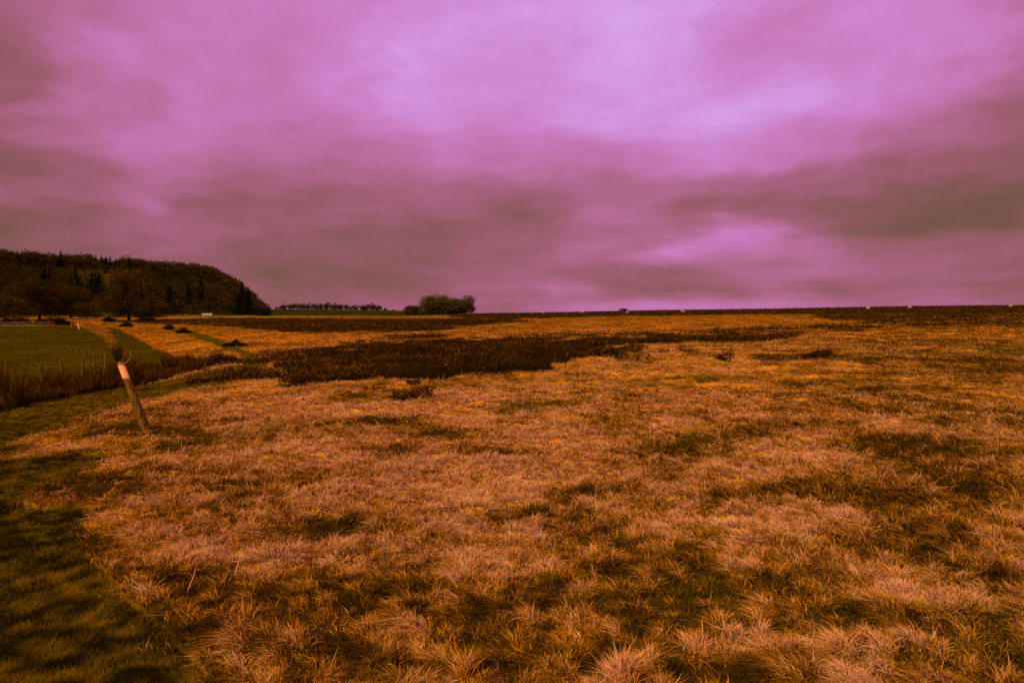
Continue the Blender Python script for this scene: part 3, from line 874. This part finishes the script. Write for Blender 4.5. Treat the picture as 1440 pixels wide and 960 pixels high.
# clump by the far lane (right of the plantation)
K = dict(c0=(.03, .022, .0008), c1=(.17, .11, .006))
A1 = bare_tree(12, 17, 21, .14, 170, 90, .12, 1.0, lobes=[(-.05, 0, .58, .46, .38), (.2, 0, .48, .36, .36), (-.1, 0, .3, .4, .25)], **K)
A2 = bare_tree(11.5, 14, 23, .18, 130, 85, .12, 1.0, lobes=[(0, 0, .5, .5, .42)], **K)
A3 = bare_tree(12.5, 10, 27, .25, 80, 46, .08, 1.1, lobes=[(.05, 0, .72, .42, .26), (.25, 0, .36, .2, .14)], c0=(.04, .024, .006), c1=(.13, .075, .02))
A4 = bare_tree(6.6, 12, 29, .12, 70, 70, .10, .9, lobes=[(0, 0, .5, .5, .42)], c0=(.02, .016, .0006), c1=(.07, .050, .002))
place_tree('bare_tree', 617, 430, A1, 'broad domed leafless tree, largest of the skyline clump', sc=1.12, sx=1.2)
place_tree('bare_tree', 645, 436, A2, 'rounded leafless tree between the dome and the open crowned tree', sc=1.0, sx=1.1)
place_tree('bare_tree', 657, 424, A3, 'thin open crowned tree at the right end of the skyline clump', sc=1.0)
place_tree('bare_tree', 590, 440, A4, 'low dark scrubby tree left of the broad domed tree', sc=1.0, sx=1.15)
place_tree('bare_tree', 577, 455, A4, 'low dark scrubby tree at the left end of the skyline clump', sc=1.08, rz=2, sx=.7)

# ------------------------------------------------------------------ far ridge with its line of trees
def ridge():
    xs = np.linspace(-.80, .0, 90) * 1200
    ys = np.linspace(1080, 1500, 12)
    X, Y = np.meshgrid(xs, ys)
    px = 720 + F * X / 1200
    top = np.interp(px, [0, 380, 470, 540, 590, 640, 670, 720], [10, 10.5, 10.2, 8.8, 7.0, 3.0, 0, -3])
    Z = (top + (fbm(X, Y, 30, 300) - .5) * 1.2) * sstep(1080, 1180, Y) + 1.2 - 2.5 * (1 - sstep(1080, 1120, Y))
    n = len(xs); m = len(ys)
    i = np.arange(m - 1)[:, None] * n; j = np.arange(n - 1)[None, :]
    q = np.stack([i + j, i + j + 1, i + n + j + 1, i + n + j], -1).reshape(-1, 4)
    col = mix(np.array([.012, .012, .0003]), np.array([.03, .024, .0006]), fbm(X.ravel(), Y.ravel(), 40, 301))
    me = fast_mesh('hills', np.stack([X, Y, Z], -1).reshape(-1, 3), q, np.full(len(q), 4), col, True)
    link('hills', me, M_ground, kind='structure')
    return lambda px_, y_: float(np.interp(px_, [0, 380, 470, 540, 590, 640, 670, 720], [10, 10.5, 10.2, 8.8, 7.0, 3.0, 0, -3])) + .6
rz_ = ridge()
KF = dict(c0=(.045, .033, .008), c1=(.10, .07, .02))
FT = [bare_tree(8.5, 9 + 2 * i, 40 + i, .12, 34, 40, .22, 1.2, lobes=[(0, 0, .52, .45, .44), (.3 * (i - 1), 0, .4, .3, .3)], **KF) for i in range(3)]
for i, (px, h) in enumerate([(391, .6), (398, .85), (406, 1.0), (417, 1.05), (425, .95), (431, 1.0), (438, .95), (446, .95), (453, .9), (460, .95), (467, .95), (475, 1.1), (482, .8), (489, .95),
                             (497, .8), (505, .75), (513, 1.1), (522, 1.05), (528, 1.1), (535, .95), (548, .4), (557, .4), (411, .7), (421, .8), (428, .75), (442, .7), (456, .85), (470, .8), (479, .75), (493, .7), (501, .6), (509, .8), (518, .75), (531, .85), (540, .55), (386, .5)]):
    d = 1180
    x = (px - 720) / F * d
    lab = {398: 'separate round tree near the left end of the far ridge line', 391: 'small sapling at the left end of the far ridge line'}.get(px, 'small leafless tree in the row along the far ridge')
    x += random.uniform(-4.5, 4.5); h *= random.uniform(.7, 1.2)
    root = empty('ridge_tree', (x, d + random.uniform(-15, 15), rz_(px, d)), lab, 'tree', 'row of small trees on the far ridge', random.uniform(0, 6))
    for nm_, me in zip(('trunk', 'crown'), FT[i % 3]):
        o = link(nm_, me, M_bark if nm_ == 'trunk' else M_leaf, root); o.scale = (h * 1.4, h * 1.2, h * random.uniform(1.0, 1.3))

# ------------------------------------------------------------------ the wood on the hill
GAP = [(118, 416), (150, 414), (152, 445), (128, 447), (112, 430)]
CON = [(50,396),(57,386),(64,383),(71,385),(78,392),(84,398),(100,392),(108,386),(112,398),(118,402),(124,396),(131,392),(136,386),(141,390),(146,398),(151,404),(158,397),
       (163,388),(170,394),(184,384),(190,381),(196,382),(203,390),(209,396),(216,400),(238,412),(241,405),(234,416),(266,400),(283,396),(336,412),(341,404),(346,414),(350,430),(333,420),
       (145,361),(151,363),(157,364),(165,363),(184,364),(192,366),(27,353),(88,356),(137,362)]
def hillpt(px, py):
    d = np.linspace(388, 690, 900)
    a = (px - 720) / F; b = (480 - py) / F
    v = np.array([a, cp + b * sp, -sp + b * cp]); v /= v[1]
    x = v[0] * d; z = CAM[2] + v[2] * d
    g = base_z(x, d) + hill_z(x, d)
    i = int(np.argmax(g >= z))
    if g[i] < z[i]: return None
    return Vector((x[i], d[i], g[i]))

def build_wood():
    Vs = []; Cs = []
    rs = np.random.default_rng(4)
    cnt = 0
    # scatter trunks over the slope
    P = []
    for _ in range(9000):
        d = rs.uniform(405, 690); px = rs.uniform(-260, 383)
        x = (px - 720) / F * d
        P.append((x, d, px))
    got = []
    for x, d, px in P:
        if any((x - a) ** 2 + (d - b) ** 2 < 6.3 ** 2 for a, b in got[-2600:]): continue
        g = float(base_z(np.array([x]), np.array([d]))[0] + hill_z(np.array([x]), np.array([d]))[0])
        if g < 1.3 and px > 375: continue
        qx, qy = project(x, d, g)
        if inpoly(np.array([qx]), np.array([qy]), GAP)[0] and d < 560: continue
        if 60 < qx < 165 and d < 425: continue
        if any(abs(qx - a_) < 7 and d < dd_ + 3 and g + 9 > gg_ - 1 for a_, dd_, gg_ in CPOS): continue
        got.append((x, d))
        h = rs.uniform(9.5, 13); w = rs.uniform(3.2, 5.2)
        edge = np.interp(px, [340, 383], [1, .55]); h *= edge
        if d < 430 and px > 225: h *= .8
        n = int((230 if d < 590 else 330) if px > -20 else 60)
        u = rs.uniform(-1.2, 1, n); th = rs.uniform(0, 6.283, n); s = np.sqrt(1 - u * u)
        rr = rs.uniform(.7, 1.05, n)
        cx = x + s * np.cos(th) * w * rr; cy = d + s * np.sin(th) * w * rr; cz = g + h * .62 + u * h * .38 * rr
        B = np.stack([cx, cy, cz], -1)
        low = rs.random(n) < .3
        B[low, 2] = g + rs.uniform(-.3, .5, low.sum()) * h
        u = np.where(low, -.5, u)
        szz = .40 if d < 585 else .62
        o1 = rs.normal(0, szz, (n, 3)); o2 = rs.normal(0, szz, (n, 3)); o2[:, 2] += .2
        tri = np.stack([B, B + o1, B + o2], 1)
        big = fbm(np.array([x]), np.array([d * .6]), 45, 330, 2)[0]
        olive = big + rs.normal(0, .10) + (.22 if (d < 445 and px > 200) else 0)
        warm = np.array([.066, .032, .0003]); ol = np.array([.052, .037, .0003])
        base = mix(warm, ol, np.clip((olive - .45) * 3, 0, 1)) * rs.uniform(.6, 1.3)
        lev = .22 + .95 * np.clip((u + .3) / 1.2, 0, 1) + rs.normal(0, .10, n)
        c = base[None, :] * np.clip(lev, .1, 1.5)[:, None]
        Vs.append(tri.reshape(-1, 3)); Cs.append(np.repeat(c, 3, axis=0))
        # trunk as a thin pair of faces
        tz = h * .5
        V = np.array([[x - .2, d, g - .5], [x + .2, d, g - .5], [x, d, g + tz], [x, d - .2, g - .5], [x, d + .2, g - .5], [x, d, g + tz]])
        Vs.append(V); Cs.append(np.tile([.02, .012, .0005], (6, 1)))
    V = np.concatenate(Vs); n = len(V) // 3
    print('wood trees', len(got), 'tris', n)
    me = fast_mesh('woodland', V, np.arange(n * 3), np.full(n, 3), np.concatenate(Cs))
    link('woodland', me, M_leaf, kind='stuff', label='dense brown leafless wood covering the hillside', category='woodland')

def conifer(h, w, seed):
    rs = random.Random(seed); wood = MB(); wood.tube([(0, 0, -1), (0, 0, h * .95)], [h * .018, .03], 6)
    tv = []; tc = []
    lv = 24
    for i in range(lv):
        f = i / lv; z = h * (.08 + .9 * f); r = w * .5 * (1 - f) ** .75 + .35
        nb = int(16 - 9 * f)
        for k in range(nb):
            th = rs.uniform(0, 6.283); rr = r * rs.uniform(.6, 1.15)
            d = Vector((math.cos(th), math.sin(th), 0)); s = Vector((-d.y, d.x, 0))
            for q in range(3):
                a = d * rr * q / 3 + Vector((0, 0, z)); wdt = .55 * (1 - q / 4)
                e = d * rr * (q + 1.2) / 3 + Vector((0, 0, z - .25 * rr + rs.gauss(0, .2)))
                tone = rs.uniform(.3, 1) * (.5 + .5 * (q / 2))
                cc = (.011 * tone, .013 * tone, .0006 * tone)
                tv += [a - s * wdt, a + s * wdt, e]; tc += [cc] * 3
    V = np.array([tuple(v) for v in tv]); n = len(V) // 3
    return wood.mesh('trunk'), fast_mesh('crown', V, np.arange(n * 3), np.full(n, 3), np.array(tc))
CPOS = []
CM = [conifer(16, 10, 60 + i) for i in range(3)]
hx = M_leaf
CON += [(a_ + random.uniform(-6, 6), b_ + random.uniform(4, 12)) for a_, b_ in CON if 90 < a_ < 225 and b_ > 372]
for i, (px, py) in enumerate(CON):
    d = 520 if py > 372 else 640
    top = pt(px, py - 3, d)
    # stand it where ground below the tip is one tree height down
    best = None
    for dd in np.linspace(425, 680, 110):
        x = (px - 720) / F * dd
        g = float(base_z(np.array([x]), np.array([dd]))[0] + hill_z(np.array([x]), np.array([dd]))[0])
        tip = project(x, dd, g + 15)[1]
        e = abs(tip - (py - 5))
        if best is None or e < best[0]: best = (e, x, dd, g)
    _, x, dd, g = best
    CPOS.append((px, dd, g))
    sky = py < 372
    lab = 'dark spire shaped conifer breaking the skyline of the wood' if sky else 'dark conifer standing among the brown trees of the hillside wood'
    root = empty('conifer', (x, dd, g), lab, 'conifer', 'conifers on the skyline of the wood' if sky else 'conifers inside the hillside wood', random.uniform(0, 6))
    s = random.uniform(.8, 1.1) * (.92 if sky else 1.05)
    for nm_, me in zip(('trunk', 'crown'), CM[i % 3]):
        o = link(nm_, me, M_bark if nm_ == 'trunk' else hx, root); o.scale = (s, s, s)
build_wood()

# ------------------------------------------------------------------ small foreground things
def clod():
    import bmesh
    g = gpt(881, 888, 2)
    z = gz(g.x, g.y)
    bm = bmesh.new(); bmesh.ops.create_icosphere(bm, subdivisions=3, radius=1)
    for v in bm.verts:
        n = math.sin(v.co.x * 5 + 1) * math.sin(v.co.y * 4) * math.sin(v.co.z * 6 + 2)
        v.co *= 1 + .22 * n + random.uniform(-.03, .03)
        v.co.x *= .035; v.co.y *= .03; v.co.z *= .018
    me = bpy.data.meshes.new('peat_clod'); bm.to_mesh(me); bm.free()
    o = link('peat_clod', me, M_peat, None, label='small black lump of peat lying in the foreground grass', category='clod')
    o.location = (g.x, g.y, z + .035)
clod()
def stem(px, py, qx, qy, lab):
    g = gpt(px, py, 2); z = gz(g.x, g.y)
    a = Vector((g.x, g.y, z - .02)); b = pt(qx, qy, g.y + .05); b.z = max(b.z, z + .12)
    mb = MB(); m = a.lerp(b, .5) + Vector((.01, 0, .015))
    mb.tube([Vector((0, 0, 0)), m - a, b - a], [.0035, .003, .0015], 5)
    mb.tube([m - a, m - a + Vector((-.02, 0, .04))], [.002, .001], 4)
    o = link('dry_stem', mb.mesh('dry_stem'), M_stem, None, label=lab, category='plant stem'); o.location = a
stem(262, 842, 276, 828, 'pale dry stalk poking from the dark tussock hollow, nearest the lower left')
stem(328, 812, 338, 793, 'pale dry stalk further right and higher than the other stalk in the dark hollow')

# ------------------------------------------------------------------ sky
W = bpy.data.worlds.new('World'); S.world = W; W.use_nodes = True
nt = W.node_tree; nt.nodes.clear(); L = nt.links.new
def N(t, **k):
    n = nt.nodes.new(t)
    for a, b in k.items(): setattr(n, a, b)
    return n
def math_(op, a, b=None, clamp=False):
    n = N('ShaderNodeMath', operation=op, use_clamp=clamp)
    for i, v in enumerate((a, b)):
        if v is None: continue
        if isinstance(v, (int, float)): n.inputs[i].default_value = v
        else: L(v, n.inputs[i])
    return n.outputs[0]
tc = N('ShaderNodeTexCoord')
sep = N('ShaderNodeSeparateXYZ'); L(tc.outputs['Generated'], sep.inputs[0])
X, Y, Z = sep.outputs
az = math_('ARCTAN2', X, Y)                                   # bearing, radians, 0 = the way the camera looks
el = math_('ARCSINE', Z)
# cloud-deck coordinates: direction pushed out to a flat layer overhead
den = math_('ADD', math_('MAXIMUM', Z, 0.0), .10)
cx = math_('DIVIDE', X, den); cy = math_('DIVIDE', Y, den)
cv = N('ShaderNodeCombineXYZ'); L(cx, cv.inputs[0]); L(cy, cv.inputs[1])
def noise(vec, sc, det, seed, rough=.55, dist=0):
    n = N('ShaderNodeTexNoise'); n.inputs['Scale'].default_value = sc; n.inputs['Detail'].default_value = det
    n.inputs['Roughness'].default_value = rough; n.inputs['Distortion'].default_value = dist
    a = N('ShaderNodeVectorMath', operation='ADD'); a.inputs[1].default_value = (seed, seed * 1.7, seed * .3)
    L(vec, a.inputs[0]); L(a.outputs[0], n.inputs['Vector'])
    return math_('SUBTRACT', n.outputs['Fac'], .5)
n1 = noise(cv.outputs[0], 1.1, 5, 3.1, .55, .3); n2 = noise(cv.outputs[0], 1.1, 5, 17.7, .55, .3)
den2 = math_('ADD', math_('MAXIMUM', Z, 0.0), .30)
cv2 = N('ShaderNodeCombineXYZ'); L(math_('DIVIDE', X, den2), cv2.inputs[0]); L(math_('DIVIDE', Y, den2), cv2.inputs[1]); L(math_('MULTIPLY', Z, 3.0), cv2.inputs[2])
n3 = noise(cv2.outputs[0], 2.4, 6, 31.3, .52, .4); n4 = noise(cv.outputs[0], .8, 6, 44.0, .5, .4)
cv3 = N('ShaderNodeCombineXYZ'); L(az, cv3.inputs[0]); L(math_('MULTIPLY', math_('POWER', math_('MAXIMUM', el, .001), .75), 2.4), cv3.inputs[1])
w1 = noise(cv3.outputs[0], 4.5, 7, 5.2, .58, .2); w2 = noise(cv3.outputs[0], 4.5, 7, 25.9, .58, .2)
f1 = noise(cv3.outputs[0], 6.5, 10, 61.5, .66, .2)
azw = math_('ADD', az, math_('ADD', math_('MULTIPLY', n1, .08), math_('MULTIPLY', w1, .24)))
elw = math_('ADD', el, math_('MULTIPLY', w2, math_('ADD', math_('MULTIPLY', el, .50), .018)))
u = math_('ADD', math_('DIVIDE', azw, R(76)), .5, True)       # bearing -38..38 deg -> 0..1
def upos(px): return (math.atan((px - 720) / F) / R(76)) + .5
ROWS = [
 (-8, [(0,.40),(110,.48),(190,.34),(260,.42),(320,.60),(450,.72),(600,.84),(720,.92),(960,.95),(1010,.84),(1080,.76),(1160,.72),(1250,.80),(1340,.74),(1400,.60),(1440,.48)]),
 (60, [(0,.38),(110,.48),(180,.52),(300,.62),(400,.60),(500,.72),(560,.88),(700,.86),(880,.97),(970,.92),(1020,.78),(1100,.66),(1200,.78),(1350,.72),(1430,.52)]),
 (110, [(0,.34),(90,.48),(180,.64),(270,.58),(400,.60),(480,.72),(545,.92),(640,.82),(750,.80),(880,.98),(970,.88),(1060,.76),(1170,.72),(1270,.78),(1360,.68),(1440,.48)]),
 (170, [(0,.26),(100,.46),(200,.48),(260,.64),(340,.58),(450,.60),(540,.66),(620,.76),(720,.72),(820,.84),(920,.92),(1100,.88),(1200,.80),(1300,.64),(1440,.40)]),
 (225, [(0,.20),(100,.40),(190,.56),(260,.50),(350,.46),(450,.46),(560,.48),(680,.56),(800,.54),(900,.62),(1000,.72),(1100,.66),(1200,.60),(1320,.44),(1440,.28)]),
 (265, [(0,.18),(100,.30),(190,.48),(300,.38),(420,.38),(600,.38),(720,.38),(820,.40),(900,.40),(1000,.40),(1100,.36),(1200,.36),(1300,.24),(1440,.15)]),
 (300, [(0,.30),(100,.34),(205,.50),(250,.28),(400,.24),(520,.28),(640,.30),(730,.22),(830,.46),(900,.42),(970,.28),(1100,.26),(1200,.20),(1300,.12),(1440,.10)]),
 (335, [(0,.08),(100,.15),(200,.32),(300,.34),(380,.28),(450,.16),(600,.20),(740,.26),(850,.38),(930,.42),(1000,.68),(1060,.56),(1140,.24),(1250,.10),(1350,.08),(1440,.12)]),
 (355, [(0,.08),(200,.26),(300,.32),(420,.18),(560,.18),(700,.28),(820,.40),(900,.38),(980,.66),(1050,.56),(1140,.40),(1250,.28),(1360,.26),(1440,.24)]),
 (385, [(0,.10),(200,.22),(300,.26),(400,.15),(520,.19),(640,.26),(760,.32),(860,.26),(960,.28),(1040,.40),(1180,.40),(1280,.34),(1440,.28)]),
 (408, [(0,.14),(300,.22),(400,.15),(480,.22),(600,.24),(690,.36),(760,.52),(800,.44),(880,.26),(1000,.28),(1080,.38),(1160,.28),(1300,.30),(1440,.25)]),
 (436, [(0,.2),(380,.32),(500,.30),(620,.30),(700,.32),(760,.42),(860,.56),(940,.62),(1040,.54),(1200,.44),(1440,.32)]),
]
def row_out(pts):
    r = N('ShaderNodeValToRGB'); r.color_ramp.interpolation = 'B_SPLINE' if False else 'EASE'
    e = r.color_ramp.elements
    while len(e) > 1: e.remove(e[0])
    p0 = pts[0]; e[0].position = max(0, upos(p0[0])); e[0].color = (p0[1],) * 3 + (1,)
    for p, v in pts[1:]:
        q = e.new(min(1, upos(p))); q.color = (v, v, v, 1)
    L(u, r.inputs[0]); return r.outputs[0]
val = None; prev = None
def elev(py): return math.atan((480 - py) / F) - PITCH
ROWS = ROWS[::-1]
for i, (py, pts) in enumerate(ROWS):
    o = row_out(pts)
    if val is None: val = o; prev = elev(py); continue
    e = elev(py)
    mr = N('ShaderNodeMapRange', interpolation_type='SMOOTHSTEP', clamp=True)
    mr.inputs['From Min'].default_value = prev; mr.inputs['From Max'].default_value = e
    L(elw, mr.inputs['Value'])
    mx = N('ShaderNodeMix', data_type='FLOAT')
    L(mr.outputs[0], mx.inputs[0]); L(val, mx.inputs[2]); L(o, mx.inputs[3])
    val = mx.outputs[0]; prev = e
# overhead the deck evens out to a bright mean
mr = N('ShaderNodeMapRange', interpolation_type='SMOOTHSTEP', clamp=True)
mr.inputs['From Min'].default_value = prev + .02; mr.inputs['From Max'].default_value = prev + .5
L(el, mr.inputs['Value'])
mx = N('ShaderNodeMix', data_type='FLOAT'); L(mr.outputs[0], mx.inputs[0]); L(val, mx.inputs[2]); mx.inputs[3].default_value = .72
val = mx.outputs[0]
val = math_('ADD', val, math_('ADD', math_('ADD', math_('MULTIPLY', n3, .22), math_('MULTIPLY', f1, .36)), .01))
val = math_('ADD', val, math_('MULTIPLY', n4, .12), True)
rp = N('ShaderNodeValToRGB'); e = rp.color_ramp.elements
SK = [(0, (106, 76, 56)), (.12, (126, 84, 76)), (.25, (148, 88, 98)), (.38, (168, 98, 126)), (.5, (185, 108, 154)), (.62, (198, 118, 180)), (.75, (206, 130, 200)), (.87, (212, 145, 218)), (1, (218, 166, 236))]
e[0].position = 0; e[0].color = lin(*SK[0][1]); e[1].position = 1; e[1].color = lin(*SK[-1][1])
for p, c in SK[1:-1]:
    q = e.new(p); q.color = lin(*c)
L(val, rp.inputs[0])
SUN_EL, SUN_AZ = R(50), R(-145)       # high, behind the left shoulder of the cloud deck
sky = N('ShaderNodeTexSky', sky_type='NISHITA'); sky.sun_disc = False
sky.sun_elevation = SUN_EL; sky.sun_rotation = SUN_AZ
sv = N('ShaderNodeVectorMath', operation='SCALE'); sv.inputs['Scale'].default_value = .08; L(sky.outputs[0], sv.inputs[0])
mx = N('ShaderNodeMix', data_type='RGBA'); mx.inputs[0].default_value = .02
L(rp.outputs[0], mx.inputs[6]); L(sv.outputs[0], mx.inputs[7])
bg = N('ShaderNodeBackground'); bg.inputs['Strength'].default_value = 1.0
L(mx.outputs[2], bg.inputs[0])
wo = N('ShaderNodeOutputWorld'); L(bg.outputs[0], wo.inputs[0])

sl = bpy.data.lights.new('sun', 'SUN'); sl.energy = 5.0; sl.angle = R(5); sl.color = (1, .84, .56)
so = bpy.data.objects.new('sun', sl); C.objects.link(so)
dv = Vector((math.sin(SUN_AZ) * math.cos(SUN_EL), math.cos(SUN_AZ) * math.cos(SUN_EL), math.sin(SUN_EL)))
so.rotation_euler = dv.to_track_quat('Z', 'Y').to_euler()

# ------------------------------------------------------------------ camera
cd = bpy.data.cameras.new('camera'); co = bpy.data.objects.new('camera', cd); C.objects.link(co)
cd.sensor_width = 36; cd.lens = 36 * F / 1440; cd.clip_end = 9000; cd.clip_start = .05
co.location = tuple(CAM); co.rotation_euler = (math.pi / 2 - PITCH, 0, 0)
S.camera = co
S.view_settings.view_transform = 'Standard'; S.view_settings.look = 'None'; S.view_settings.exposure = 0
S.render.resolution_x = 1024; S.render.resolution_y = 682
